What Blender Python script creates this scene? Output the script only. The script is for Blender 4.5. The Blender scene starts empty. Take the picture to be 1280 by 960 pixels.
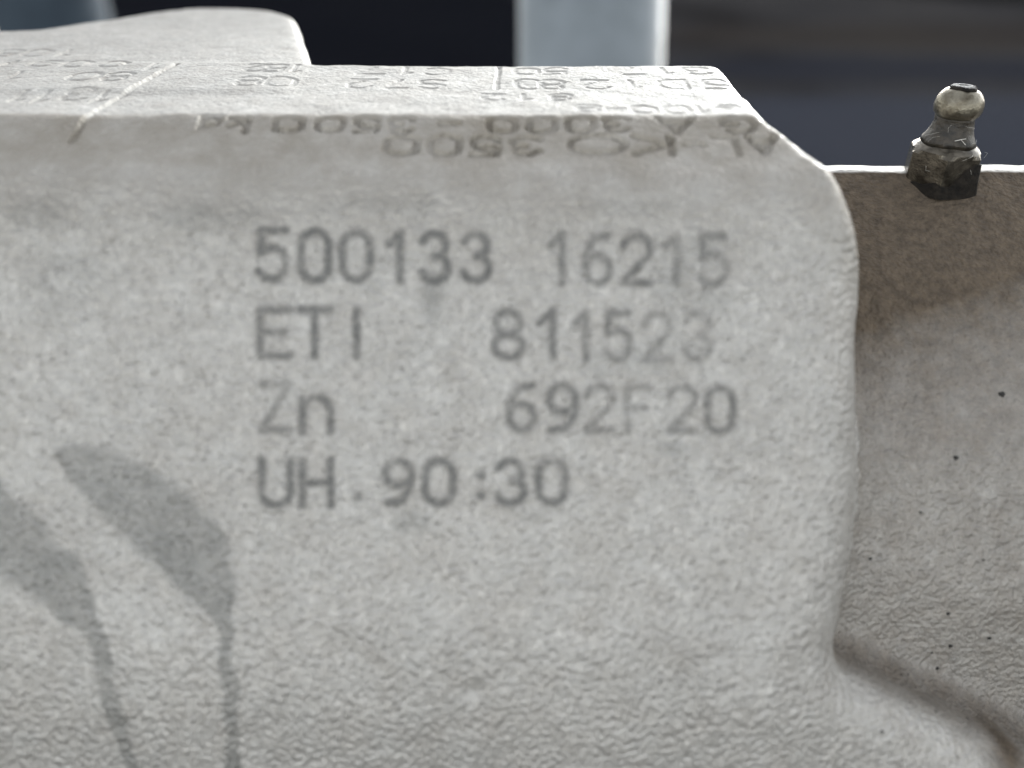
import bpy, math, random
import numpy as np
from mathutils import Vector
from mathutils.bvhtree import BVHTree

scene = bpy.context.scene
R = math.radians
random.seed(4)

# ------------------------------------------------------------------ camera
PITCH = 32.0
cam_d = bpy.data.cameras.new("camera")
cam = bpy.data.objects.new("camera", cam_d)
scene.collection.objects.link(cam)
scene.camera = cam
CAM_H = 0.56
cam.location = (0, 0, CAM_H)
cam.rotation_euler = (R(90 - PITCH), 0, 0)
cam_d.sensor_width = 36.0
cam_d.lens = 36.0 * 1100 / 1280
cam_d.clip_start = 0.005
cam_d.clip_end = 500
cam_d.dof.use_dof = True
cam_d.dof.focus_distance = 0.113
cam_d.dof.aperture_fstop = 10.5

# ------------------------------------------------------------------ sky, sun, exposure
SUN_EL, SUN_AZ = 13.0, 22.0
world = bpy.data.worlds.new("World")
scene.world = world
world.use_nodes = True
wn = world.node_tree.nodes
bg = wn["Background"]
sky = wn.new("ShaderNodeTexSky")
sky.sky_type = 'NISHITA'
sky.sun_disc = False
sky.sun_elevation = R(SUN_EL)
sky.sun_rotation = R(SUN_AZ)
sky.air_density = 1.0
sky.dust_density = 0.7
sky.ozone_density = 1.0
hs = wn.new("ShaderNodeHueSaturation")              # thin high cloud: the same sky, mostly drained of its blue
hs.inputs["Saturation"].default_value = 0.22
world.node_tree.links.new(sky.outputs[0], hs.inputs["Color"])
world.node_tree.links.new(hs.outputs[0], bg.inputs[0])
bg.inputs[1].default_value = 0.15
sun_d = bpy.data.lights.new("sun", 'SUN')
sun_d.energy = 1.4
sun_d.angle = R(10.0)
sun_d.color = (0.92, 0.975, 1.0)
sun = bpy.data.objects.new("sun", sun_d)
scene.collection.objects.link(sun)
sdir = Vector((math.sin(R(SUN_AZ)) * math.cos(R(SUN_EL)),
               math.cos(R(SUN_AZ)) * math.cos(R(SUN_EL)), math.sin(R(SUN_EL))))
sun.rotation_euler = sdir.to_track_quat('Z', 'Y').to_euler()
sun.location = (0.5, 1, 2)
vs = scene.view_settings
vs.view_transform = 'Standard'
vs.look = 'None'
vs.exposure = 1.82
vs.gamma = 1.0
vs.use_curve_mapping = False

# ------------------------------------------------------------------ helpers
CO, SI = math.cos(R(PITCH)), math.sin(R(PITCH))

def tilt(a, b):
    """the casting leans back: (depth across its front face, height up it) in mm -> (Y, Z) in mm"""
    return (a * CO + b * SI, -a * SI + b * CO)

def link(o, parent=None):
    scene.collection.objects.link(o)
    if parent is not None:
        o.parent = parent
    return o

def mesh_obj(name, verts, faces, mat, parent=None, smooth=True):
    me = bpy.data.meshes.new(name)
    me.from_pydata([tuple(v) for v in verts], [], [tuple(f) for f in faces])
    me.update()
    if smooth:
        me.polygons.foreach_set("use_smooth", np.ones(len(me.polygons), dtype=bool))
    if mat:
        me.materials.append(mat)
    o = bpy.data.objects.new(name, me)
    return link(o, parent)

def thing(name, label, cat, loc):
    o = bpy.data.objects.new(name, None)
    o.empty_display_size = 0.02
    o.location = loc
    o["label"] = label
    o["category"] = cat
    return link(o)

def fillet_poly(pts, n=10):
    """closed polygon from ((y, z), radius) corners, each rounded by an arc"""
    out = []
    N = len(pts)
    for i in range(N):
        p = np.array(pts[i][0], float); r = pts[i][1]
        u = np.array(pts[i - 1][0], float) - p; v = np.array(pts[(i + 1) % N][0], float) - p
        lu, lv = np.linalg.norm(u), np.linalg.norm(v)
        u /= lu; v /= lv
        ang = math.acos(max(-1, min(1, float(u @ v))))
        if r <= 0 or abs(math.pi - ang) < 1e-3:
            out.append(p); continue
        t = min(r / math.tan(ang / 2), 0.49 * lu, 0.49 * lv)
        rr = t * math.tan(ang / 2)
        bis = (u + v) / np.linalg.norm(u + v)
        c = p + bis * rr / math.sin(ang / 2)
        a0, a1 = p + u * t - c, p + v * t - c
        th0 = math.atan2(a0[1], a0[0]); th1 = math.atan2(a1[1], a1[0])
        d = (th1 - th0 + math.pi) % (2 * math.pi) - math.pi
        for k in range(n + 1):
            th = th0 + d * k / n
            out.append(c + rr * np.array([math.cos(th), math.sin(th)]))
    return np.array(out)

def poly_sdf(P, X, Y):
    """signed distance (negative inside) of grid points to a polygon"""
    d = np.full(X.shape, 1e9)
    s = np.ones(X.shape)
    n = len(P)
    for i in range(n):
        a = P[i]; b = P[i - 1]
        ex, ey = b[0] - a[0], b[1] - a[1]
        wx, wy = X - a[0], Y - a[1]
        t = np.clip((wx * ex + wy * ey) / max(ex * ex + ey * ey, 1e-12), 0, 1)
        bx, by = wx - ex * t, wy - ey * t
        d = np.minimum(d, bx * bx + by * by)
        c1 = Y >= a[1]; c2 = Y < b[1]; c3 = ex * wy > ey * wx
        flip = (c1 & c2 & c3) | (~c1 & ~c2 & ~c3)
        s = np.where(flip, -s, s)
    return (s * np.sqrt(d)).astype(np.float32)

def smax(a, b, k):
    h = np.maximum(k - np.abs(a - b), 0) / k
    return np.maximum(a, b) + h * h * k * 0.25

def smin(a, b, k):
    h = np.maximum(k - np.abs(a - b), 0) / k
    return np.minimum(a, b) - h * h * k * 0.25

RNG = np.random.default_rng(11)
LAT = RNG.random((48, 48, 48)).astype(np.float32)

def vnoise(x, y, z):
    """smooth value noise, about -1..1"""
    xi, yi, zi = np.floor(x).astype(int), np.floor(y).astype(int), np.floor(z).astype(int)
    fx, fy, fz = x - xi, y - yi, z - zi
    fx = fx * fx * (3 - 2 * fx); fy = fy * fy * (3 - 2 * fy); fz = fz * fz * (3 - 2 * fz)
    r = 0
    for i in (0, 1):
        for j in (0, 1):
            for k in (0, 1):
                w = (fx if i else 1 - fx) * (fy if j else 1 - fy) * (fz if k else 1 - fz)
                r = r + w * LAT[(xi + i) % 48, (yi + j) % 48, (zi + k) % 48]
    return r * 2 - 1

def sstep(e0, e1, x):
    t = np.clip((x - e0) / (e1 - e0), 0, 1)
    return t * t * (3 - 2 * t)

# ------------------------------------------------------------------ materials
def new_mat(name):
    m = bpy.data.materials.new(name)
    m.use_nodes = True
    nt = m.node_tree
    return m, nt, nt.nodes, nt.links, nt.nodes["Principled BSDF"]

def noise(N, L, co, scale, detail=3, rough=0.55):
    n = N.new("ShaderNodeTexNoise")
    n.inputs["Scale"].default_value = scale
    n.inputs["Detail"].default_value = detail
    n.inputs["Roughness"].default_value = rough
    L.new(co, n.inputs["Vector"])
    return n.outputs[0]

def ramp(N, L, src, stops):
    r = N.new("ShaderNodeValToRGB")
    el = r.color_ramp.elements
    el[0].position, el[0].color = stops[0][0], stops[0][1]
    el[1].position, el[1].color = stops[-1][0], stops[-1][1]
    for p, c in stops[1:-1]:
        e = el.new(p); e.color = c
    L.new(src, r.inputs[0])
    return r.outputs[0]

def g(v):
    return (v, v, v, 1)

def mixc(N, L, fac, a, b, mode='MIX'):
    m = N.new("ShaderNodeMix"); m.data_type = 'RGBA'; m.blend_type = mode
    if isinstance(fac, float): m.inputs[0].default_value = fac
    else: L.new(fac, m.inputs[0])
    for i, v in ((6, a), (7, b)):
        if isinstance(v, tuple): m.inputs[i].default_value = v
        else: L.new(v, m.inputs[i])
    return m.outputs[2]

def math_n(N, L, op, a, b=None, clamp=False):
    m = N.new("ShaderNodeMath"); m.operation = op; m.use_clamp = clamp
    for i, v in enumerate((a, b)):
        if v is None: continue
        if isinstance(v, (int, float)): m.inputs[i].default_value = v
        else: L.new(v, m.inputs[i])
    return m.outputs[0]

def attr(N, name):
    a = N.new("ShaderNodeAttribute"); a.attribute_name = name
    return a.outputs["Fac"]

def cast_surface(name):
    """dull galvanised casting: grey zinc with mottling, oil stains, brown dirt, painted-in shade and a grainy skin"""
    m, nt, N, L, B = new_mat(name)
    tc = N.new("ShaderNodeTexCoord"); co = tc.outputs["Object"]
    base = ramp(N, L, noise(N, L, co, 260, 4), [(0.3, (0.408, 0.384, 0.350, 1)), (0.7, (0.468, 0.450, 0.418, 1))])
    broad = ramp(N, L, noise(N, L, co, 75, 3), [(0.32, g(0.95)), (0.68, g(1.05))])
    base = mixc(N, L, 1.0, base, broad, 'MULTIPLY')
    fine = ramp(N, L, noise(N, L, co, 760, 3, 0.6), [(0.30, g(0.92)), (0.55, g(0.98)), (0.72, g(1.14))])
    col = mixc(N, L, 1.0, base, fine, 'MULTIPLY')
    grain = ramp(N, L, noise(N, L, co, 1900, 2, 0.6), [(0.30, g(0.93)), (0.70, g(1.07))])
    col = mixc(N, L, 1.0, col, grain, 'MULTIPLY')
    # oil stains and the upper front's painted shade, edges broken by noise
    st = math_n(N, L, 'ADD', attr(N, "stain_shade"), math_n(N, L, 'MULTIPLY', math_n(N, L, 'SUBTRACT', noise(N, L, co, 420, 4), 0.5), 0.45))
    stf = ramp(N, L, st, [(0.18, g(0)), (0.5, g(0.85)), (0.95, g(0.9))])
    stv = ramp(N, L, noise(N, L, co, 240, 3), [(0.35, g(0.55)), (0.65, g(0.9))])
    col = mixc(N, L, math_n(N, L, 'MULTIPLY', stf, stv), col, (0.195, 0.192, 0.178, 1))
    # brown dirt, which also carries painted shade on the neck and groove
    gr = math_n(N, L, 'ADD', attr(N, "grime_shade"), math_n(N, L, 'MULTIPLY', math_n(N, L, 'SUBTRACT', noise(N, L, co, 300, 6, 0.65), 0.5), 0.45))
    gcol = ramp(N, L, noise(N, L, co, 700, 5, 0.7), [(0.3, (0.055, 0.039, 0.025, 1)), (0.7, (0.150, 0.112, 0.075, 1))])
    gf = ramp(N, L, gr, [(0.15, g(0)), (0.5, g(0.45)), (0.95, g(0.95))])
    gf = math_n(N, L, 'MULTIPLY', gf, math_n(N, L, 'MULTIPLY', attr(N, "grime_shade"), 6.0, True))
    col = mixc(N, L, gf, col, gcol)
    # warm stain plus painted-in shade on the lettered slope and upper front
    col = mixc(N, L, math_n(N, L, 'MULTIPLY', attr(N, "tint_shade"), noise(N, L, co, 180, 3)), col, (0.245, 0.218, 0.178, 1))
    L.new(col, B.inputs["Base Color"])
    B.inputs["Metallic"].default_value = 0.45
    rg = ramp(N, L, noise(N, L, co, 900, 3), [(0.3, g(0.30)), (0.7, g(0.46))])
    rt = math_n(N, L, 'ADD', mixc(N, L, gf, rg, g(0.8)), math_n(N, L, 'MULTIPLY', math_n(N, L, 'SUBTRACT', 1.0, attr(N, "grain")), 0.6), True)
    L.new(rt, B.inputs["Roughness"])          # the weathered top is duller than the front
    B.inputs["Specular IOR Level"].default_value = 0.35
    h1 = noise(N, L, co, 1700, 2, 0.5)
    h2 = noise(N, L, co, 3200, 2, 0.6)
    vor = N.new("ShaderNodeTexVoronoi"); vor.inputs["Scale"].default_value = 1400
    L.new(co, vor.inputs["Vector"])
    h = math_n(N, L, 'ADD', math_n(N, L, 'MULTIPLY', h1, 1.0), math_n(N, L, 'MULTIPLY', h2, 0.22))
    h = math_n(N, L, 'ADD', h, math_n(N, L, 'MULTIPLY', vor.outputs["Distance"], -0.35))
    bp = N.new("ShaderNodeBump")
    bp.inputs["Strength"].default_value = 1.0
    bp.inputs["Distance"].default_value = 0.00052
    h = math_n(N, L, 'MULTIPLY', h, attr(N, "grain"))      # the top is finer grained than the sides
    L.new(h, bp.inputs["Height"])
    L.new(bp.outputs[0], B.inputs["Normal"])
    return m

M_CAST = cast_surface("galvanised_casting")

def etched_mat():
    m, nt, N, L, B = new_mat("etched_marking")
    tc = N.new("ShaderNodeTexCoord"); co = tc.outputs["Object"]
    L.new(ramp(N, L, noise(N, L, co, 1100, 3), [(0.3, (0.10, 0.098, 0.090, 1)), (0.7, (0.17, 0.167, 0.155, 1))]), B.inputs["Base Color"])
    B.inputs["Roughness"].default_value = 0.6
    n1 = noise(N, L, co, 380, 3)
    f = math_n(N, L, 'MULTIPLY', attr(N, "ink"), ramp(N, L, n1, [(0.30, g(0.45)), (0.60, g(1.0))]))
    n2 = noise(N, L, co, 1500, 2)
    f = math_n(N, L, 'MULTIPLY', f, ramp(N, L, n2, [(0.28, g(0.5)), (0.55, g(1.0))]), True)
    tr = N.new("ShaderNodeBsdfTransparent")
    mx = N.new("ShaderNodeMixShader")
    L.new(f, mx.inputs[0]); L.new(tr.outputs[0], mx.inputs[1]); L.new(B.outputs[0], mx.inputs[2])
    L.new(mx.outputs[0], N["Material Output"].inputs["Surface"])
    return m

M_ETCH = etched_mat()

def simple_mat(name, c0, c1, scale, rough, metal=0.0, bump=0.0, bscale=2000, detail=4, spec=0.5):
    m, nt, N, L, B = new_mat(name)
    tc = N.new("ShaderNodeTexCoord"); co = tc.outputs["Object"]
    L.new(ramp(N, L, noise(N, L, co, scale, detail, 0.65), [(0.35, (*c0, 1)), (0.65, (*c1, 1))]), B.inputs["Base Color"])
    B.inputs["Roughness"].default_value = rough
    B.inputs["Metallic"].default_value = metal
    B.inputs["Specular IOR Level"].default_value = spec
    if bump:
        bp = N.new("ShaderNodeBump"); bp.inputs["Distance"].default_value = bump
        bp.inputs["Strength"].default_value = 0.8
        L.new(noise(N, L, co, bscale, 4, 0.65), bp.inputs["Height"])
        L.new(bp.outputs[0], B.inputs["Normal"])
    return m

M_HEAD = simple_mat("worn_zinc_head", (0.10, 0.085, 0.06), (0.27, 0.245, 0.19), 420, 0.3, 0.8, 0.0002, 900)
M_NECK = simple_mat("grimy_zinc", (0.012, 0.010, 0.007), (0.05, 0.040, 0.028), 700, 0.45, 0.2, 0.0003, 1000)
M_HEX = simple_mat("dusty_hexagon_metal", (0.04, 0.034, 0.026), (0.16, 0.14, 0.11), 500, 0.25, 0.75, 0.0001, 1500)
M_GREASE = simple_mat("black_grease", (0.006, 0.005, 0.004), (0.02, 0.016, 0.012), 900, 0.75, 0, 0.0004, 1200, spec=0.15)
M_HAIR = simple_mat("pale_fibre", (0.55, 0.52, 0.46), (0.75, 0.72, 0.66), 900, 0.7)
M_SPECK = simple_mat("dark_dirt_speck", (0.008, 0.007, 0.006), (0.02, 0.017, 0.013), 900, 0.8)
M_POST = simple_mat("galvanised_tube", (0.15, 0.17, 0.18), (0.22, 0.245, 0.26), 30, 0.5, 0.25, 0.0004, 60)
M_POST2 = simple_mat("weathered_tube", (0.03, 0.04, 0.052), (0.045, 0.06, 0.075), 18, 0.75, 0.0, 0.0004, 60, spec=0.1)

# ground: dark asphalt with tinted patches
def ground_mat():
    m, nt, N, L, B = new_mat("asphalt")
    tc = N.new("ShaderNodeTexCoord"); co = tc.outputs["Object"]
    big = noise(N, L, co, 1.1, 4, 0.6)
    c = ramp(N, L, big, [(0.36, (0.017, 0.016, 0.016, 1)), (0.5, (0.030, 0.029, 0.030, 1)), (0.64, (0.038, 0.036, 0.035, 1))])
    agg = ramp(N, L, noise(N, L, co, 130, 3, 0.7), [(0.3, g(0.55)), (0.7, g(1.35))])
    c = mixc(N, L, 1.0, c, agg, 'MULTIPLY')
    # blue-grey, brown and near-black patches, each an oval of its own
    for (px, py, rx, ry, dk, pc) in ((1.2, 1.35, 3.2, 1.15, 0.8, (0.034, 0.037, 0.047, 1)), (1.1, 2.58, 0.9, 0.22, 0.6, (0.016, 0.018, 0.025, 1)),
                                     (1.7, 3.05, 1.5, 0.28, 0.6, (0.026, 0.022, 0.019, 1)), (-0.9, 2.9, 1.35, 2.6, 0.95, (0.0045, 0.005, 0.007, 1)), (2.5, 4.5, 1.5, 1.05, 0.93, (0.006, 0.006, 0.006, 1))):
        mp = N.new("ShaderNodeMapping"); mp.inputs["Location"].default_value = (-px / rx, -py / ry, 0)
        mp.inputs["Scale"].default_value = (1 / rx, 1 / ry, 1)
        L.new(co, mp.inputs["Vector"])
        ln = N.new("ShaderNodeVectorMath"); ln.operation = 'LENGTH'; L.new(mp.outputs[0], ln.inputs[0])
        d = math_n(N, L, 'ADD', ln.outputs["Value"], math_n(N, L, 'MULTIPLY', noise(N, L, co, 2.0, 3), 0.25))
        f = ramp(N, L, d, [(0.9, g(dk)), (1.2, g(0))])
        c = mixc(N, L, f, c, pc)
    L.new(c, B.inputs["Base Color"])
    B.inputs["Roughness"].default_value = 0.9
    B.inputs["Specular IOR Level"].default_value = 0.0
    bp = N.new("ShaderNodeBump"); bp.inputs["Distance"].default_value = 0.004
    L.new(noise(N, L, co, 160, 3, 0.7), bp.inputs["Height"])
    L.new(bp.outputs[0], B.inputs["Normal"])
    return m

# ------------------------------------------------------------------ setting
gr = mesh_obj("ground", [(-200, -200, 0), (200, -200, 0), (200, 200, 0), (-200, 200, 0)], [(0, 1, 2, 3)], ground_mat(), smooth=False)
gr["kind"] = "structure"

# ------------------------------------------------------------------ the casting (mm, relative to the camera foot point lifted to eye height)
ORG = (0.0, 0.1, CAM_H - 0.115)          # base of the casting in the world

def to_local(P):
    """mm coordinates -> metres local to the casting's Empty"""
    P = np.asarray(P, dtype=float) * 0.001
    return P + np.array([0.0, 0.0, CAM_H]) - np.array(ORG)

body_poly = fillet_poly([
    (tilt(119.2, 43.3), 1.0), (tilt(97.2, 29.6), 2.2), (tilt(90.0, 19.7), 13.0),
    (tilt(90.0, -31.0), 50.0), (tilt(99.0, -60.0), 10.0), (tilt(158.9, -20.3), 8.0)])
neck_poly = fillet_poly([
    ((113.0, -37.5), 1.4), (tilt(107.0, 14.0), 22.0), (tilt(99.5, -8.0), 25.0), (tilt(100.5, -24.0), 20.0),
    (tilt(113.0, -58.0), 14.0), (tilt(150.0, -48.0), 14.0), (tilt(142.0, 18.0), 14.0), ((117.6, -38.1), 3.0)])
# rear flange in plan (x, Y): rounded right shoulder, long low back edge
flange_poly = fillet_poly([
    ((-27.0, 108.0), 0), ((-27.2, 126.0), 3), ((-39.0, 168.5), 17.0), ((-60.0, 170.5), 14.0), ((-75.0, 150.0), 10.0),
    ((-82.0, 148.5), 4.0), ((-89.0, 162.0), 6.0), ((-97.0, 173.0), 6.0), ((-112.0, 170.0), 6.0), ((-112.0, 108.0), 0)])

H = 0.55
gx = np.arange(-116, 122, H, dtype=np.float32)
gy = np.arange(50, 179, H, dtype=np.float32)
gz = np.arange(-121, -20, H, dtype=np.float32)
Y2, Z2 = np.meshgrid(gy, gz, indexing='ij')
dbody2 = poly_sdf(body_poly, Y2, Z2)
dneck2 = poly_sdf(neck_poly, Y2, Z2)
B2 = (Y2 * SI + Z2 * CO).astype(np.float32)            # height up the front face
# right end of the block: tapers towards the top slope and slightly towards the bottom
xe = 37.5 - 9.1 * np.clip((Y2 - 85.5) / 12.5, 0, 1) - 3.4 * np.clip((-10 - B2) / 22, 0, 1) ** 1.5
kx = 8.5 - 6.4 * np.clip((Y2 - 84) / 6, 0, 1)
X3 = gx[:, None, None]
d = smax(dbody2[None], (X3 - xe[None]) * 0.96, kx[None])
d = smax(d, -112 - X3, 3.0)
lip_plane = (X3 - 32.0) * 0.44 + (B2[None] + 28.2) * 0.90
lip = smax(smax(dbody2[None] + 0.15, lip_plane, 9.0), X3 - 112, 4.0)
lip = smax(lip, 20 - X3, 2.0)
neck = smax(smax(dneck2[None], X3 - 116, 3.0), 5 - X3, 1.0)
XX, YY = np.meshgrid(gx, gy, indexing='ij')
dfl = poly_sdf(flange_poly, XX, YY)
ztop = -26.4 + 0.003 * (gy - 118)
fl_top = (gz[None, :] - ztop[:, None]).astype(np.float32)
fl = smax(smax(dfl[:, :, None], fl_top[None], 2.6), (-46 - gz)[None, None, :], 2.0)
d_body = smin(d, lip, 2.5)
part_id = np.argmin(np.stack([d_body, neck, fl]), axis=0).astype(np.int8)
d = smin(smin(d_body, neck, 5.0), fl, 1.4)
del lip, neck, fl, d_body

# ---- surface nets
def surface_nets(d):
    ins = d < 0
    c = np.zeros(tuple(s - 1 for s in d.shape), np.int8)
    for i in (0, 1):
        for j in (0, 1):
            for k in (0, 1):
                c += ins[i:i + c.shape[0], j:j + c.shape[1], k:k + c.shape[2]]
    act = (c > 0) & (c < 8)
    idx = np.full(act.shape, -1, np.int64)
    cells = np.argwhere(act)
    idx[act] = np.arange(len(cells))
    acc = np.zeros((len(cells), 3)); cnt = np.zeros(len(cells))
    ci, cj, ck = cells.T
    corners = [(i, j, k) for i in (0, 1) for j in (0, 1) for k in (0, 1)]
    val = {q: d[ci + q[0], cj + q[1], ck + q[2]] for q in corners}
    for q in corners:
        for ax in range(3):
            if q[ax] == 0:
                q2 = list(q); q2[ax] = 1; q2 = tuple(q2)
                a, b = val[q], val[q2]
                m = (a < 0) != (b < 0)
                t = np.where(m, a / np.where(m, a - b, 1), 0)
                p = np.zeros((len(cells), 3)); p[:] = q
                p[:, ax] += t
                acc += p * m[:, None]; cnt += m
    V = cells + acc / cnt[:, None]
    faces = []
    for ax in range(3):
        o1, o2 = (ax + 1) % 3, (ax + 2) % 3
        sl0 = [slice(None)] * 3; sl1 = [slice(None)] * 3
        sl0[ax] = slice(0, -1); sl1[ax] = slice(1, None)
        a, b = ins[tuple(sl0)], ins[tuple(sl1)]
        e = np.argwhere(a != b)
        ok = (e[:, o1] > 0) & (e[:, o2] > 0) & (e[:, o1] < d.shape[o1] - 1) & (e[:, o2] < d.shape[o2] - 1)
        e = e[ok]
        s = a[tuple(e.T)]
        def cell(d1, d2):
            q = e.copy(); q[:, o1] += d1; q[:, o2] += d2
            return idx[tuple(q.T)]
        f = np.stack([cell(-1, -1), cell(0, -1), cell(0, 0), cell(-1, 0)], 1)
        f[~s] = f[~s][:, ::-1]
        faces.append(f)
    return V, np.concatenate(faces), cells

V, F, cells = surface_nets(d)
pid_v = part_id[tuple(np.clip(np.round(V).astype(int), 0, np.array(d.shape) - 1).T)]

def trilin(d, V):
    i = np.clip(np.floor(V).astype(int), 0, np.array(d.shape) - 2)
    f = V - i
    r = 0
    for a in (0, 1):
        for b in (0, 1):
            for c in (0, 1):
                w = (f[:, 0] if a else 1 - f[:, 0]) * (f[:, 1] if b else 1 - f[:, 1]) * (f[:, 2] if c else 1 - f[:, 2])
                r = r + w * d[i[:, 0] + a, i[:, 1] + b, i[:, 2] + c]
    return r

def grad(d, V, e=0.8):
    G = np.stack([trilin(d, V + np.eye(3)[k] * e) - trilin(d, V - np.eye(3)[k] * e) for k in range(3)], 1)
    return G / np.maximum(np.linalg.norm(G, axis=1, keepdims=True), 1e-9)

# relax, then settle on the surface again
E = np.concatenate([F[:, [0, 1]], F[:, [1, 2]], F[:, [2, 3]], F[:, [3, 0]]])
for it in range(4):
    S = np.zeros_like(V); Cn = np.zeros(len(V))
    for k in range(3):
        S[:, k] = np.bincount(E[:, 0], V[E[:, 1], k], len(V)) + np.bincount(E[:, 1], V[E[:, 0], k], len(V))
    Cn = np.bincount(E[:, 0], minlength=len(V)) + np.bincount(E[:, 1], minlength=len(V))
    V = V * 0.4 + 0.6 * S / np.maximum(Cn, 1)[:, None]
    n = grad(d, V)
    V = V - n * (trilin(d, V) / H)[:, None]
nrm = grad(d, V, 1.0)
del d, part_id
P = V * H + np.array([gx[0], gy[0], gz[0]])
# cast skin: uneven hand-sized waves and grains
x, y, z = P.T
disp = 0.08 * vnoise(x / 9 + 5, y / 9, z / 9) + 0.09 * vnoise(x / 3.1, y / 3.1 + 9, z / 3.1)
rough_zone = 0.6 + 0.4 * sstep(-3, 5, -(y * SI + z * CO) - 18)
disp += rough_zone * 0.09 * vnoise(x / 1.25 + 3, y / 1.25, z / 1.25 + 7)
bb = y * SI + z * CO                      # height up the front face
aa = y * CO - z * SI
# isolated pit and pimples on the lower front
for (qx, qb, r, h) in ((-4.2, -31.6, 0.8, -0.7), (7.9, -25.9, 0.55, -0.4), (25.5, -9.5, 0.5, 0.3),
                       (23.2, 9.6, 0.8, 0.35), (28.0, 11.5, 0.7, 0.3), (31.0, 5.0, 0.6, 0.25), (14.5, -18.0, 0.4, -0.25), (-40.0, -34, 0.6, 0.3)):
    rr = ((x - qx) ** 2 + (bb - qb) ** 2) / r ** 2
    disp += np.where(aa < 100, h * np.exp(-rr), 0)
disp -= np.where(aa < 100, 0.55 * np.exp(-((x + 9.65) / 0.62) ** 2) * sstep(15.6, 16.6, bb) * (1 - sstep(19.2, 20.4, bb)), 0)
P = P + nrm * disp[:, None]

# ---- masks: stains, brown dirt and a warm film, with shade painted into each
def seg_mask(pts, px, py):
    """tapered streak: 1 on the centre line, 0.5 at the given half width, falling outside"""
    Q = np.array(pts, float); res = []
    for i in range(len(Q) - 1):                       # smooth the centre line
        p0, p1, p2, p3 = Q[max(i - 1, 0)], Q[i], Q[i + 1], Q[min(i + 2, len(Q) - 1)]
        for t in np.linspace(0, 1, 5)[:-1]:
            res.append(0.5 * (2 * p1 + (p2 - p0) * t + (2 * p0 - 5 * p1 + 4 * p2 - p3) * t * t + (3 * p1 - p0 - 3 * p2 + p3) * t ** 3))
    pts = [tuple(q) for q in res] + [tuple(Q[-1])]
    wob = 0.45 * vnoise(px / 2.3, py / 2.6, 0 * px + 3.3) + 0.25 * vnoise(px / 1.0, py / 1.1, 0 * px + 8.1)
    px = px + wob
    best = np.zeros(px.shape)
    for (x0, y0, r0), (x1, y1, r1) in zip(pts[:-1], pts[1:]):
        ex, ey = x1 - x0, y1 - y0
        t = np.clip(((px - x0) * ex + (py - y0) * ey) / (ex * ex + ey * ey), 0, 1)
        dd = np.hypot(px - x0 - ex * t, py - y0 - ey * t)
        r = r0 + (r1 - r0) * t
        soft = np.maximum(0.55 * r, 0.7)
        best = np.maximum(best, np.clip(0.5 - (dd - r) / (2 * soft), 0, 1))
    return best

front = aa < 103
stain_shade = np.maximum(
    seg_mask([(-45.6, -7.2, 0.9), (-42.0, -9.2, 2.4), (-37.5, -12.6, 3.1), (-33.2, -16.8, 3.2), (-31.0, -20.0, 2.3), (-29.7, -23.6, 0.95),
              (-29.3, -28.0, 0.55), (-29.1, -31.0, 0.75), (-29.2, -34.0, 0.5), (-29.3, -41.0, 0.65), (-29.5, -48, 0.6)], x, bb),
    seg_mask([(-55.5, -12.4, 3.2), (-50.0, -17.0, 3.1), (-45.7, -21.0, 2.2), (-43.0, -25.5, 1.0), (-41.8, -30.0, 0.55),
              (-41.2, -34.0, 0.85), (-40.8, -37.5, 0.45), (-40.2, -42.0, 0.5), (-39, -50, 0.5)], x, bb))
stain_shade = np.where(front & (x < 20), stain_shade, 0)
# faint smears round the marking; the broad upper ones paint in shade
def blob(cx, cb, rx, rb, k):
    return k * np.exp(-((x - cx) / rx) ** 2 - ((bb - cb) / rb) ** 2)
smear_shade = blob(-8.0, 8.5, 1.3, 3.0, 0.42) + blob(-10.5, -14.2, 3.0, 1.6, 0.42) + blob(2.0, -13.5, 2.5, 1.4, 0.30) + blob(16.5, -6.5, 3.0, 1.2, 0.3) \
    + blob(-32, 17.5, 9, 2.0, 0.38) + blob(-50, 18.0, 6, 2.0, 0.36) + blob(-14, 18.6, 7, 1.6, 0.36) + blob(12, 18.2, 8, 1.4, 0.3) + blob(20, 12, 8, 6, 0.30) + blob(14, 2, 12, 5, 0.26) + blob(-15, 12, 22, 5, 0.22) + blob(-48, 10, 10, 7, 0.25)
stain_shade = np.maximum(stain_shade, np.where(front & (x < 36), smear_shade, 0))

right = pid_v == 1
on_right = sstep(33, 37, x) * (x < 130)
grime_shade = np.zeros(len(P))
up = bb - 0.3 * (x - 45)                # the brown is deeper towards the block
g_top = sstep(0, 22, up) * 0.85 + 0.24 * sstep(-18, 6, up) + 0.44  # brown dirt above; the all-over film is part dirt, part painted shade
grime_shade = np.where(right, g_top, 0)
grime_shade = np.maximum(grime_shade, np.where(right, 1.3 * np.exp(-((x - 35.5) / 6.0) ** 2) * sstep(-18, 8, bb), 0))  # dark strip by the block: dirt plus the block's shade, painted in
# dirt layer thinned along the crest
grime_shade *= 1 - 0.9 * np.where(right, sstep(112.2, 113.0, y), 0)
# dirt in the groove, with its shade painted in as well
gl = (x - 32.0) * 0.44 + (bb + 28.2) * 0.90
groove = np.exp(-((gl - 1.0) / 2.6) ** 2) * sstep(92.5, 96, aa) * sstep(31, 35, x)
grime_shade = np.maximum(grime_shade, 0.72 * groove)
grime_shade = np.maximum(grime_shade, np.where((x > 50) & (bb < -30), 0.9 * np.exp(-((x - 55) / 4.5) ** 2 - ((bb + 40.5) / 4.5) ** 2), 0))
tint_shade = np.where((pid_v == 0) & (y > 78) & (y < 100), 1.35 * sstep(80, 94, y) * (1 - sstep(98.2, 99.5, y)), 0)  # darkens slope and upper front: their shade painted over a warm stain

grain = 1.0 - 0.68 * sstep(0.88, 0.975, nrm[:, 2])

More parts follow.
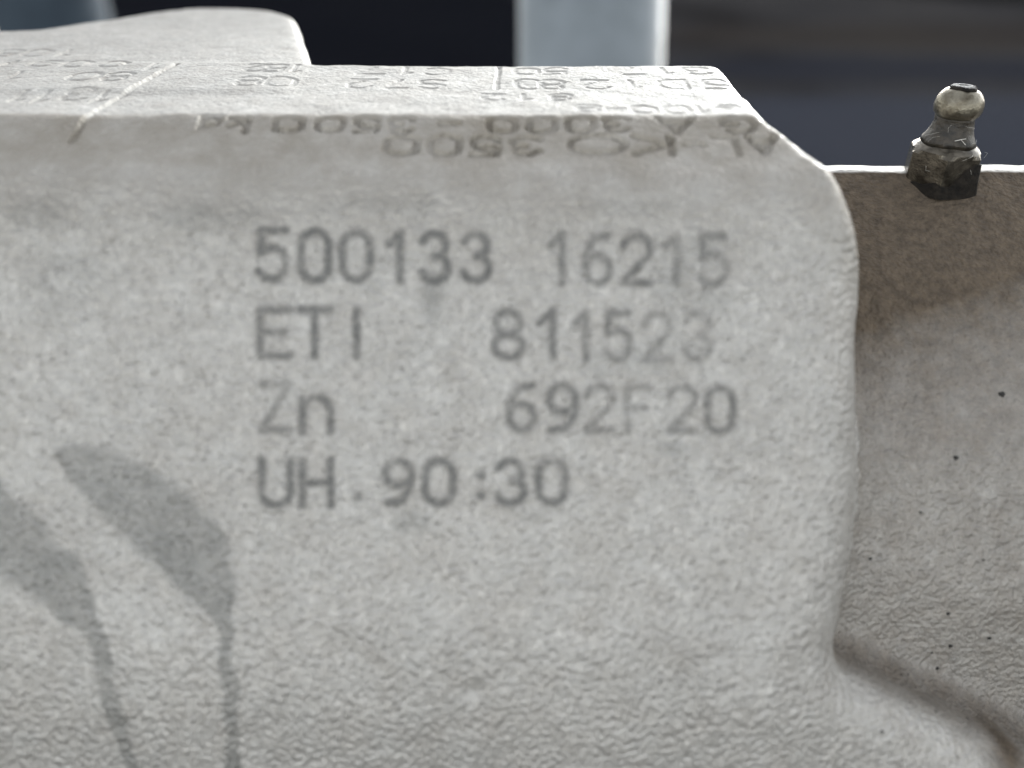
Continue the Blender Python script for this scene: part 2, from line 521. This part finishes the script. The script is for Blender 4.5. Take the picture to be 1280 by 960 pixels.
# ------------------------------------------------------------------ stroke glyphs (unit width, height 1.5)
def arc(cx, cy, rx, ry, a0, a1, n=10):
    return [(cx + rx * math.cos(R(a0 + (a1 - a0) * i / n)), cy + ry * math.sin(R(a0 + (a1 - a0) * i / n))) for i in range(n + 1)]

GL = {
    '0': [arc(.5, 1.05, .5, .45, 0, 180) + arc(.5, .45, .5, .45, 180, 360) + [(1, 1.05)]],
    'O': [arc(.5, .75, .5, .75, 0, 360, 24)],
    '1': [[(.1, 1.15), (.55, 1.5), (.55, 0)]],
    '2': [arc(.5, 1.08, .48, .42, 170, -30) + [(.02, 0), (1, 0)]],
    '3': [arc(.46, 1.13, .44, .37, 160, -80) + arc(.48, .40, .5, .40, 85, -160)],
    '5': [[(.95, 1.5), (.1, 1.5), (.06, .82)] + arc(.46, .48, .52, .48, 130, -150)],
    '6': [[(.9, 1.5), (.35, 1.42), (.05, .9), (.02, .5)] + arc(.5, .44, .48, .44, 180, -180, 18)],
    '9': [[(.1, .02), (.6, .06), (.95, .55), (.98, 1.0)] + arc(.5, 1.06, .48, .44, 0, 360, 18)],
    '8': [arc(.5, 1.12, .42, .38, 0, 360, 16), arc(.5, .38, .5, .38, 0, 360, 16)],
    '4': [[(.7, 0), (.7, 1.5), (0, .45), (1, .45)]],
    '7': [[(0, 1.5), (1, 1.5), (.4, 0)]],
    'A': [[(0, 0), (.5, 1.5), (1, 0)], [(.2, .5), (.8, .5)]],
    'C': [arc(.5, .75, .5, .75, 45, 315, 16)],
    'D': [[(0, 0), (0, 1.5), (.4, 1.5)] + arc(.4, .75, .6, .75, 90, -90) + [(0, 0)]],
    'E': [[(1, 1.5), (0, 1.5), (0, 0), (1, 0)], [(0, .78), (.8, .78)]],
    'F': [[(1, 1.5), (0, 1.5), (0, 0)], [(0, .8), (.75, .8)]],
    'G': [arc(.5, .75, .5, .75, 50, 340, 16) + [(.97, .7), (.55, .7)]],
    'H': [[(0, 0), (0, 1.5)], [(1, 0), (1, 1.5)], [(0, .75), (1, .75)]],
    'I': [[(.5, 0), (.5, 1.5)]],
    'K': [[(0, 0), (0, 1.5)], [(1, 1.5), (.05, .7), (1, 0)]],
    'L': [[(0, 1.5), (0, 0), (.9, 0)]],
    'S': [arc(.5, 1.12, .45, .38, 30, 250) + arc(.5, .38, .48, .38, 80, -150)],
    'T': [[(0, 1.5), (1, 1.5)], [(.5, 1.5), (.5, 0)]],
    'U': [[(0, 1.5), (0, .45)] + arc(.5, .45, .5, .45, 180, 360) + [(1, 1.5)]],
    'Z': [[(0, 1.5), (1, 1.5), (0, 0), (1, 0)]],
    'n': [[(0, 0), (0, 1.0)], [(0, .7)] + arc(.5, .58, .5, .45, 160, 0) + [(1, 0)]],
    'e': [[(0.02, .52), (.98, .52)] + arc(.5, .5, .48, .5, 0, 310, 14)],
    'k': [[(0, 0), (0, 1.5)], [(.8, 1.0), (.05, .45), (.85, 0)]],
    'g': [arc(.5, .5, .45, .48, 0, 360, 16), [(.95, .95), (.95, -.2)] + arc(.5, -.2, .45, .3, 0, -150)],
    '-': [[(.1, .7), (.9, .7)]],
    '.': [[(.5, .08), (.52, .08)]],
    ':': [[(.5, .30), (.52, .30)], [(.5, 1.0), (.52, 1.0)]],
    '|': [[(.5, 0), (.5, 1.5)]],
}

def stroke_dist(strokes, U, Vv):
    d = np.full(U.shape, 1e9)
    for s in strokes:
        for (x0, y0), (x1, y1) in zip(s[:-1], s[1:]):
            ex, ey = x1 - x0, y1 - y0
            t = np.clip(((U - x0) * ex + (Vv - y0) * ey) / max(ex * ex + ey * ey, 1e-9), 0, 1)
            d = np.minimum(d, np.hypot(U - x0 - ex * t, Vv - y0 - ey * t))
    return d

# ------------------------------------------------------------------ sunk lettering on the slope and the top, read from the far side
ENGR = []                                  # (strokes, depth, half width, name)
def engrave(ch, cx, cy, w, hgt, depth, half):
    sy = hgt / 1.5
    ENGR.append(([[(cx - (p[0] - .5) * w, cy - (p[1] - .75) * sy) for p in q] for q in GL[ch]], depth, half, "engraved_letter"))
def bx(px, a): return (px - 640) * a / 1100
A1, A2 = 94.6, 96.6
for ch, px, wpx in (('A', 953, 34), ('L', 905, 30), ('-', 868, 26), ('K', 815, 46), ('O', 746, 68), ('3', 657, 36), ('5', 607, 34), ('0', 556, 36), ('0', 502, 38)):
    engrave(ch, bx(px, A1), 93.6, wpx * A1 / 1100, 2.7, 0.75, 0.50)
for ch, px, wpx in (('G', 922, 42), ('A', 845, 44), ('3', 770, 30), ('0', 726, 32), ('0', 677, 32), ('0', 628, 32), ('-', 562, 30), ('3', 502, 30), ('5', 459, 30), ('0', 413, 32), ('0', 361, 34), ('k', 296, 26), ('g', 263, 26)):
    engrave(ch, bx(px, A2), 96.9, wpx * A2 / 1100, 2.3, 0.65, 0.46)
for ch, px, wpx in (('e', 912, 30), ('1', 875, 20), ('0', 846, 32), ('0', 805, 30), ('-', 770, 26), ('8', 735, 30)):
    engrave(ch, bx(px, 99.6), 101.2, wpx * 99.6 / 1100, 3.0, 0.13, 0.42)
for ch, px, wpx in (('5', 895, 34), ('D', 840, 34), ('1', 790, 20), ('2', 745, 32), ('8', 690, 30), ('0', 660, 30), ('S', 540, 34), ('7', 497, 28), ('2', 452, 30), ('0', 352, 34), ('8', 313, 32)):
    engrave(ch, bx(px, 110), 113.0, wpx * 110 / 1100, 4.6, 0.17, 0.40)
for ch, px, wpx in (('3', 870, 32), ('1', 830, 20), ('7', 788, 30), ('5', 693, 28), ('0', 658, 30), ('C', 546, 32), ('1', 507, 18), ('7', 465, 32), ('1', 370, 18), ('5', 345, 24), ('2', 322, 26)):
    engrave(ch, bx(px, 116), 120.2, wpx * 116 / 1100, 3.8, 0.16, 0.40)
for ch, px, wpx in (('2', 617, 26), ('1', 655, 20), ('8', 700, 26)):
    engrave(ch, bx(px, 105), 106.6, wpx * 105 / 1100, 3.0, 0.14, 0.4)
for ch, xc, yc, w in (('1', -48.7, 106.5, 2.4), ('3', -51.9, 107.5, 3.0), ('1', -55.6, 106.5, 2.2), ('1', -58.4, 106.5, 2.2),
                      ('8', -50.2, 115.8, 3.2), ('0', -54.4, 115.8, 3.4), ('1', -63.4, 115.8, 2.2),
                      ('C', -53.6, 123.5, 3.4), ('0', -58.6, 123.5, 3.2), ('9', -63.0, 123.5, 3.2), ('4', -67.2, 123.5, 3.2), ('1', -47.8, 121.6, 2.2),
                      ('1', -63.6, 131.0, 2.4), ('0', -67.4, 131.0, 3.2), ('5', -71.6, 131.0, 3.0)):
    engrave(ch, xc, yc, w, 4.6, 0.24, 0.42)
ENGR.append(([[(-47.4, 94.2), (-45.0, 123.5)]], 0.5, 0.5, "engraved_rule"))
ENGR.append(([[(-1.9, 110.5), (-1.7, 122.8)]], 0.3, 0.4, "engraved_rule"))

# finer skin where the lettering is sunk: each coarse face becomes a 4 x 4 patch
fy, fxx = P[F][:, :, 1], P[F][:, :, 0]
near = np.zeros(len(P), bool)
for st, dep, half, nm in ENGR:
    us = [q[0] for r_ in st for q in r_]; ws = [q[1] for r_ in st for q in r_]
    near |= (x > min(us) - 1.6) & (x < max(us) + 1.6) & (y > min(ws) - 1.6) & (y < max(ws) + 1.6)
near &= (nrm[:, 2] > 0.72) & (z > -33)
zone = near[F].all(axis=1)
K = 4
tt = np.linspace(0, 1, K + 1)
gu, gv = [q.ravel() for q in np.meshgrid(tt, tt, indexing='ij')]
wts = np.stack([(1 - gu) * (1 - gv), gu * (1 - gv), gu * gv, (1 - gu) * gv])      # corners 0..3
FZ = F[zone]
def spread(arr):
    c = arr[FZ]                                                                  # n,4[,k]
    return np.einsum('nc...,cg->ng...', c, wts)
coarse = F[~zone]
def finalize_normals(Fa, Pa):
    fn = np.cross(Pa[Fa[:, 2]] - Pa[Fa[:, 0]], Pa[Fa[:, 3]] - Pa[Fa[:, 1]])
    n = np.zeros_like(Pa)
    for c in range(4):
        for k_ in range(3):
            n[:, k_] += np.bincount(Fa[:, c], fn[:, k_], len(Pa))
    return n / np.maximum(np.linalg.norm(n, axis=1, keepdims=True), 1e-12)
VN = finalize_normals(F, P)
if np.mean(np.sum(VN * nrm, 1)) < 0:
    F = F[:, ::-1].copy(); VN = -VN
    FZ = F[zone]; coarse = F[~zone]
NZ = spread(VN); NZ /= np.linalg.norm(NZ, axis=2, keepdims=True)
PZ = spread(P)
key = np.round(PZ.reshape(-1, 3) * 5000).astype(np.int64)
_, first, inv = np.unique(key, axis=0, return_index=True, return_inverse=True)
inv = inv.ravel()
PZ = PZ.reshape(-1, 3)[first]; NZ = NZ.reshape(-1, 3)[first]
attrs = {}
for nm, arr in (("stain_shade", stain_shade), ("grime_shade", grime_shade), ("tint_shade", tint_shade), ("grain", grain)):
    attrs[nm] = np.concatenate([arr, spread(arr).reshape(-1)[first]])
gid = inv.reshape(len(FZ), K + 1, K + 1)
fine = np.stack([gid[:, :-1, :-1], gid[:, 1:, :-1], gid[:, 1:, 1:], gid[:, :-1, 1:]], -1).reshape(-1, 4)
hz = np.zeros(len(PZ)); hgx = np.zeros(len(PZ)); hgy = np.zeros(len(PZ)); owner = np.full(len(PZ), -1)
def groove_h(st, dep, half, X_, Y_):
    dd = stroke_dist(st, X_, Y_)
    e = np.clip((dd - 0.12) / (half * 1.25 - 0.12), 0, 1)
    return -dep * (0.5 + 0.5 * np.cos(np.pi * e))
for q, (st, dep, half, nm) in enumerate(ENGR):
    us = [p_[0] for r_ in st for p_ in r_]; ws = [p_[1] for r_ in st for p_ in r_]
    s_ = np.where((PZ[:, 0] > min(us) - 1) & (PZ[:, 0] < max(us) + 1) & (PZ[:, 1] > min(ws) - 1) & (PZ[:, 1] < max(ws) + 1))[0]
    if not len(s_): continue
    X_, Y_ = PZ[s_, 0], PZ[s_, 1]
    # worn unevenly: depth and outline wander
    wx = X_ + 0.10 * vnoise(X_ / 0.9, Y_ / 0.9, 0 * X_ + q); wy = Y_ + 0.10 * vnoise(X_ / 0.9 + 20, Y_ / 0.9, 0 * X_ + q)
    dp = dep * (0.85 + 0.35 * vnoise(X_ / 2.2, Y_ / 2.2 + 7, 0 * X_ + q))
    h0 = groove_h(st, dp, half, wx, wy)
    better = np.abs(h0) > np.abs(hz[s_]) + 1e-4
    e_ = 0.05
    dx_ = (groove_h(st, dp, half, wx + e_, wy) - groove_h(st, dp, half, wx - e_, wy)) / (2 * e_)
    dy_ = (groove_h(st, dp, half, wx, wy + e_) - groove_h(st, dp, half, wx, wy - e_)) / (2 * e_)
    b_ = s_[better]
    hz[b_] = h0[better]; hgx[b_] = dx_[better]; hgy[b_] = dy_[better]; owner[b_] = q
G3 = np.stack([hgx, hgy, np.zeros_like(hgx)], 1)
G3 -= NZ * np.sum(G3 * NZ, 1, keepdims=True)
PZ = PZ + NZ * hz[:, None]
NZ = NZ - G3
NZ /= np.linalg.norm(NZ, axis=1, keepdims=True)
# face owner: coarse faces keep their part, fine faces inside a groove belong to its letter
pid_z = np.round(spread(pid_v.astype(float)).reshape(-1)[first]).astype(int)
fid_c = np.round(np.median(pid_v[coarse], axis=1)).astype(int)
fo = owner[fine]; fh = hz[fine]
in_letter = (fo.max(axis=1) >= 0) & (np.abs(fh).max(axis=1) > 0.03)
fid_f = np.where(in_letter, 100 + fo.max(axis=1), np.round(np.median(pid_z[fine], axis=1)).astype(int))
fine = fine + len(P)
P = np.concatenate([P, PZ]); VN = np.concatenate([VN, NZ]); F = np.concatenate([coarse, fine]); fid = np.concatenate([fid_c, fid_f])
PL = to_local(P)

# ------------------------------------------------------------------ casting object and its parts
casting = thing("coupling_casting", "grey galvanised metal casting with etched serial numbers on its front and raised lettering on top", "casting", ORG)

def cast_part(name, sel):
    fsel = F[sel]
    used, inv = np.unique(fsel, return_inverse=True)
    f = inv.reshape(fsel.shape)
    me = bpy.data.meshes.new(name)
    me.vertices.add(len(used)); me.vertices.foreach_set("co", PL[used].astype(np.float32).ravel())
    me.loops.add(f.size); me.loops.foreach_set("vertex_index", f.ravel().astype(np.int32))
    me.polygons.add(len(f))
    me.polygons.foreach_set("loop_start", np.arange(0, f.size, 4, dtype=np.int32))
    me.polygons.foreach_set("loop_total", np.full(len(f), 4, dtype=np.int32))
    me.update(calc_edges=True)
    me.polygons.foreach_set("use_smooth", np.ones(len(f), dtype=bool))
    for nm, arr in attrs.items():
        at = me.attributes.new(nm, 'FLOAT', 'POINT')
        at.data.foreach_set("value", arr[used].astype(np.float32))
    me.normals_split_custom_set_from_vertices(VN[used].tolist())
    me.materials.append(M_CAST)
    return link(bpy.data.objects.new(name, me), casting)

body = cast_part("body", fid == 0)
neck_o = cast_part("neck", fid == 1); neck_o["label"] = "round side neck of the casting, brown and grimy on top"
flange_o = cast_part("rear_flange", fid == 2); flange_o["label"] = "pale rounded flange at the back of the casting's top"

for q, (st, dep, half, nm) in enumerate(ENGR):
    if (fid == 100 + q).any():
        cast_part(nm, fid == 100 + q)

bvh = BVHTree.FromPolygons([Vector(p) for p in PL], F.tolist())
UP = Vector((0, SI, CO)); FW = Vector((0, CO, -SI)); DOWN = Vector((0, 0, -1))

def hit_front(xm, bm):
    o = Vector(to_local([(xm, *tilt(70.0, bm))])[0])
    return bvh.ray_cast(o, FW)[:2]

def hit_top(xm, ym):
    o = Vector(to_local([(xm, ym, -5.0)])[0])
    return bvh.ray_cast(o, DOWN)[:2]

def glyph_patch(name, strokes, half, step, pad, hit, value, mat, keep, attr_name=None, lift=None):
    """strokes in mm of the surface's own plane; hit(u, v) -> point and normal on the casting"""
    us = [p[0] for s in strokes for p in s]; vv = [p[1] for s in strokes for p in s]
    U, W = np.meshgrid(np.arange(min(us) - pad, max(us) + pad + step, step), np.arange(min(vv) - pad, max(vv) + pad + step, step), indexing='ij')
    dist = stroke_dist(strokes, U, W)
    val = value(dist, U, W)
    ok = keep(dist)
    quad = ok[:-1, :-1] | ok[1:, :-1] | ok[1:, 1:] | ok[:-1, 1:]
    need = np.zeros_like(ok)
    for i, j in ((0, 0), (1, 0), (1, 1), (0, 1)):
        need[i:i + quad.shape[0], j:j + quad.shape[1]] |= quad
    idx = -np.ones(U.shape, int)
    vs_, at = [], []
    for i, j in np.argwhere(need):
        p, n = hit(float(U[i, j]), float(W[i, j]))
        if p is None: continue
        idx[i, j] = len(vs_)
        vs_.append(p + n * lift(val[i, j])); at.append(val[i, j])
    fs = []
    for i, j in np.argwhere(quad):
        q = [idx[i, j], idx[i + 1, j], idx[i + 1, j + 1], idx[i, j + 1]]
        if min(q) >= 0: fs.append(q)
    o = mesh_obj(name, vs_, fs, mat, casting)
    if attr_name:
        a_ = o.data.attributes.new(attr_name, 'FLOAT', 'POINT')
        a_.data.foreach_set("value", np.array(at, np.float32))
    # make the faces look outwards
    if len(o.data.polygons):
        c0 = o.data.polygons[0]
        _, n0 = hit(float(U[tuple(np.argwhere(quad)[0])]), float(W[tuple(np.argwhere(quad)[0])]))
        if n0 is not None and c0.normal.dot(n0) < 0:
            o.data.flip_normals()
    return o

# ---- etched marking on the front face: (character, left, right, bottom, top, strength) in mm on the face
def fx(px): return (px - 640) * 90 / 1100
def fb(py): return (480 - py) * 90 / 1100
MARK = [
    ('5', 323, 359, 349, 288, 1.0), ('0', 376, 411, 350, 289, 1.0), ('0', 428, 462, 350, 290, 1.0), ('1', 484, 513, 351, 291, .95), ('3', 527, 561, 351, 292, 1.0), ('3', 579, 612, 351, 292, .95),
    ('1', 686, 716, 353, 293, .85), ('6', 731, 763, 354, 294, .8), ('2', 778, 813, 354, 294, .85), ('1', 830, 858, 355, 295, .7), ('5', 876, 908, 355, 295, .75),
    ('E', 325, 361, 445, 387, .85), ('T', 375, 412, 446, 387, .95), ('I', 428, 463, 446, 388, .95), ('8', 617, 653, 447, 389, .85), ('1', 672, 706, 446, 390, .95),
    ('1', 716, 746, 448, 391, .8), ('5', 758, 788, 449, 391, .75), ('2', 805, 838, 450, 392, .62), ('3', 857, 889, 450, 392, .62),
    ('Z', 327, 361, 537, 480, .75), ('n', 378, 413, 539, 478, .95), ('6', 636, 668, 537, 482, .85), ('9', 686, 720, 538, 482, .85), ('2', 732, 766, 538, 483, .7), ('F', 784, 812, 538, 484, .62), ('2', 836, 870, 538, 484, .7), ('0', 884, 916, 539, 485, .85),
    ('U', 327, 363, 631, 576, 1.0), ('H', 378, 413, 631, 576, 1.0), ('.', 430, 464, 624, 576, .8), ('9', 481, 515, 629, 576, .9), ('0', 532, 566, 629, 576, 1.0), (':', 584, 618, 629, 576, .95), ('3', 622, 656, 629, 576, .95), ('0', 673, 706, 629, 576, .9)]
for ch, x0, x1, y0, y1, k in MARK:
    w, h = fx(x1) - fx(x0), (fb(y1) - fb(y0)) / 1.5
    st = [[(fx(x0) + p[0] * w, fb(y0) + p[1] * h) for p in s] for s in GL[ch]]
    half = 0.46 if ch not in '.:' else 0.5
    def val(dd, U, W, k=k, half=half):
        return 0.98 * k ** 2.1 * np.clip(1.1 - dd / half * 0.75, 0, 1)
    glyph_patch("etched_character", st, half, 0.2, 0.7, hit_front, val, M_ETCH, lambda dd, half=half: dd < half * 1.5,
                "ink", lambda v: 0.00004)

# ------------------------------------------------------------------ grease nipple on the neck
foot, fnrm = hit_top(*(56.2, 113.0))
nip = bpy.data.objects.new("grease_nipple", None); nip.empty_display_size = 0.005
link(nip, casting)
nip.location = foot + Vector((0, 0, 0.0006))
nip.rotation_euler = (R(0), R(2), 0)
nip.scale = (0.94, 0.94, 0.79)
nip["label"] = "dirty metal grease nipple with hexagon foot on the neck"

def rev(profile, seg=40, wob=0.0, seed=0):
    rg = np.random.default_rng(seed)
    ph = rg.random(4) * 6.28
    vs_, fs = [], []
    for (r, zz) in profile:
        for k in range(seg):
            th = 2 * math.pi * k / seg
            rr = r * (1 + wob * (math.sin(3 * th + ph[0] + zz * 2) + 0.6 * math.sin(5 * th + ph[1] - zz * 3) + 0.5 * math.sin(8 * th + ph[2])))
            vs_.append((rr * math.cos(th) / 1000, rr * math.sin(th) / 1000, zz / 1000))
    n = len(profile)
    for i in range(n - 1):
        for k in range(seg):
            k2 = (k + 1) % seg
            fs.append((i * seg + k, i * seg + k2, (i + 1) * seg + k2, (i + 1) * seg + k))
    fs.append(tuple(range(seg))[::-1]); fs.append(tuple((n - 1) * seg + k for k in range(seg)))
    return vs_, fs

def hexagon_base():
    """hexagon prism whose top is turned to a cone, so each flat ends in an arc"""
    seg = 96; vs_, fs = [], []
    rows = [(-2.0, 1.0), (0.0, 1.0), (1.4, 1.0), (2.8, 1.0), (3.4, 1.0), (3.9, 1.0), (4.3, 1.0), (4.6, 1.0)]
    AF = 4.35                              # half width across flats
    for zz, _ in rows:
        for k in range(seg):
            th = 2 * math.pi * k / seg
            m = ((th - R(12)) % (math.pi / 3)) - math.pi / 6
            hexr = AF / math.cos(m)
            cone = 5.05 - max(0.0, zz - 2.9) * 1.15
            r = min(hexr, cone) if zz > 2.0 else min(hexr, 5.0)
            vs_.append((r * math.cos(th) / 1000, r * math.sin(th) / 1000, zz / 1000))
    n = len(rows)
    for i in range(n - 1):
        for k in range(seg):
            k2 = (k + 1) % seg
            fs.append((i * seg + k, i * seg + k2, (i + 1) * seg + k2, (i + 1) * seg + k))
    fs.append(tuple((n - 1) * seg + k for k in range(seg)))
    return vs_, fs

hx = mesh_obj("hexagon_foot", *hexagon_base(), M_HEX, nip)
for e in hx.data.polygons: e.use_smooth = False
nk = mesh_obj("neck_cone", *rev([(3.6, 4.2), (3.4, 4.9), (3.0, 5.7), (2.72, 6.6), (2.55, 7.4), (2.5, 8.2), (2.55, 8.8)], wob=0.02, seed=2), M_NECK, nip)
hd = mesh_obj("ball_head", *rev([(2.5, 8.4), (2.7, 8.75), (2.95, 9.1), (3.08, 9.7), (3.1, 10.4), (2.98, 11.2), (2.65, 11.9), (2.2, 12.5), (1.75, 12.75), (1.5, 12.85)], wob=0.006, seed=3), M_HEAD, nip)
cap = mesh_obj("ball_cap", *rev([(1.75, 12.6), (1.65, 13.05), (1.4, 13.25), (0.8, 13.3), (0.5, 13.2)], wob=0.05, seed=5), M_GREASE, nip)
def grease_ring():
    """smeared grease that climbs the hexagon on its right, near side"""
    seg = 72; vs_, fs = [], []
    for lev in range(4):
        for k in range(seg):
            th = 2 * math.pi * k / seg
            dth = (th - R(308) + math.pi) % (2 * math.pi) - math.pi
            top = -1.6 + 3.6 * math.exp(-(dth / 0.62) ** 2) + 0.35 * math.sin(5 * th) + 0.25 * math.sin(9 * th + 1)
            m = ((th - R(12)) % (math.pi / 3)) - math.pi / 6
            hexr = min(4.35 / math.cos(m), 5.0)
            r, zz = ((hexr + 0.9, -3.2), (hexr + 0.55, min(top - 0.8, -1.0)), (hexr + 0.32, top - 0.15), (hexr - 0.15, top))[lev]
            vs_.append((r * math.cos(th) / 1000, r * math.sin(th) / 1000, zz / 1000))
    for i in range(3):
        for k in range(seg):
            k2 = (k + 1) % seg
            fs.append((i * seg + k, i * seg + k2, (i + 1) * seg + k2, (i + 1) * seg + k))
    return vs_, fs
collar = mesh_obj("grease_smear", *grease_ring(), M_GREASE, nip)
# small lump of dirt
def lump(c, r, seed, name, mat, parent):
    rg = np.random.default_rng(seed)
    vs_, fs = [], []
    nu, nv = 20, 12
    for i in range(nv + 1):
        ph = math.pi * i / nv
        for k in range(nu):
            th = 2 * math.pi * k / nu
            w = 1 + 0.12 * math.sin(3 * th + seed) * math.sin(ph) + 0.1 * math.sin(5 * th + 2 * ph + seed * 2) * math.sin(ph)
            vs_.append(((c[0] + r[0] * w * math.sin(ph) * math.cos(th)) / 1000, (c[1] + r[1] * w * math.sin(ph) * math.sin(th)) / 1000, (c[2] + r[2] * w * math.cos(ph)) / 1000))
    for i in range(nv):
        for k in range(nu):
            k2 = (k + 1) % nu
            fs.append((i * nu + k, (i + 1) * nu + k, (i + 1) * nu + k2, i * nu + k2))
    return mesh_obj(name, vs_, fs, mat, parent)

def fibre(pts, r, name="dust_fibre"):
    vs_, fs = [], []
    pts = [Vector(p) for p in pts]
    for i, p in enumerate(pts):
        t = (pts[min(i + 1, len(pts) - 1)] - pts[max(i - 1, 0)]).normalized()
        u = t.cross(Vector((0, 1, 0.3))).normalized(); v = t.cross(u)
        for k in range(4):
            q = p + (u * math.cos(k * math.pi / 2) + v * math.sin(k * math.pi / 2)) * r
            vs_.append(tuple(q / 1000))
    for i in range(len(pts) - 1):
        for k in range(4):
            k2 = (k + 1) % 4
            fs.append((i * 4 + k, i * 4 + k2, (i + 1) * 4 + k2, (i + 1) * 4 + k))
    return mesh_obj(name, vs_, fs, M_HAIR, nip)
rf = random.Random(5)
fibre([(-0.8, -3.3, 5.6), (0.0, -3.4, 5.9), (0.6, -3.3, 6.0)], 0.06)
fibre([(-0.1, -3.4, 5.9), (0.3, -3.5, 5.5), (0.7, -3.5, 5.1)], 0.04)
for k in range(9):
    zz = rf.uniform(1.0, 8.0); th = rf.uniform(-2.9, -0.3); rr = (4.9 if zz < 4 else 3.4 if zz < 6 else 2.75)
    p0 = Vector((rr * math.cos(th), rr * math.sin(th), zz))
    dv = Vector((rf.uniform(-1, 1), rf.uniform(-.4, .1), rf.uniform(-1, 1)))
    bend = Vector((rf.uniform(-.4, .4), rf.uniform(-.3, 0), rf.uniform(-.4, .4)))
    fibre([p0 - dv * .8, p0 + bend, p0 + dv * .8], 0.012)

# ------------------------------------------------------------------ dirt specks on the neck
def speck(px, py, a, r, sd):
    o = Vector(to_local([(0, 0, 0)])[0])
    xm, bm = (px - 640) * a / 1100, (480 - py) * a / 1100
    p, n = hit_front(xm, bm)
    if p is None: return
    ob = lump((0, 0, 0), (r, r * 0.8, r * 0.35), sd, "dirt_speck", M_SPECK, casting)
    ob.location = p + n * 0.00003
    ob.rotation_mode = 'QUATERNION'
    ob.rotation_quaternion = n.to_track_quat('Z', 'Y')
for i, (px, py, r) in enumerate(((1193, 771, .24), (1204, 817, .26), (1182, 827, .13), (1192, 849, .24), (1252, 806, .25), (1089, 699, .22), (1263, 493, .4), (1194, 572, .3),
                                 (1136, 851, .12), (1148, 853, .12), (1118, 862, .13), (1142, 866, .11), (1153, 877, .14), (1235, 917, .18), (1087, 900, .22), (1150, 640, .16), (1230, 700, .14), (1172, 880, .12))):
    speck(px, py, 100 if py < 880 else 96, r, i)

# ------------------------------------------------------------------ posts behind, out of focus
def post(name, label, x, y, r, h, mat, wall=0.004, lean=0.0):
    t = thing(name, label, "post", (x, y, 0))
    seg = 64
    vs_, fs = [], []
    rings = [(r, 0.012), (r, h), (r - wall, h), (r - wall, 0.012)]
    for rr, zz in rings:
        for k in range(seg):
            th = 2 * math.pi * k / seg
            vs_.append((rr * math.cos(th), rr * math.sin(th) * 1.08 + lean * zz, zz))
    for i in range(3):
        for k in range(seg):
            k2 = (k + 1) % seg
            fs.append((i * seg + k, i * seg + k2, (i + 1) * seg + k2, (i + 1) * seg + k))
    mesh_obj("tube", vs_, fs, mat, t)
    vs_, fs = [], []
    for zz in (0.0, 0.012):
        for k in range(seg):
            th = 2 * math.pi * k / seg
            vs_.append((1.9 * r * math.cos(th), 1.9 * r * math.sin(th), zz))
    for k in range(seg):
        k2 = (k + 1) % seg
        fs.append((k, k2, seg + k2, seg + k))
    fs.append(tuple(range(seg, 2 * seg)))
    mesh_obj("foot_plate", vs_, fs, mat, t, smooth=False)
    return t
post("support_post", "pale grey metal tube standing upright behind the middle of the casting", 0.0320, 0.179, 0.0292, 0.78, M_POST, lean=math.tan(R(22)))
post("support_post", "blue grey tube at the upper left corner behind the rear flange", -0.713, 1.44, 0.090, 1.50, M_POST2)
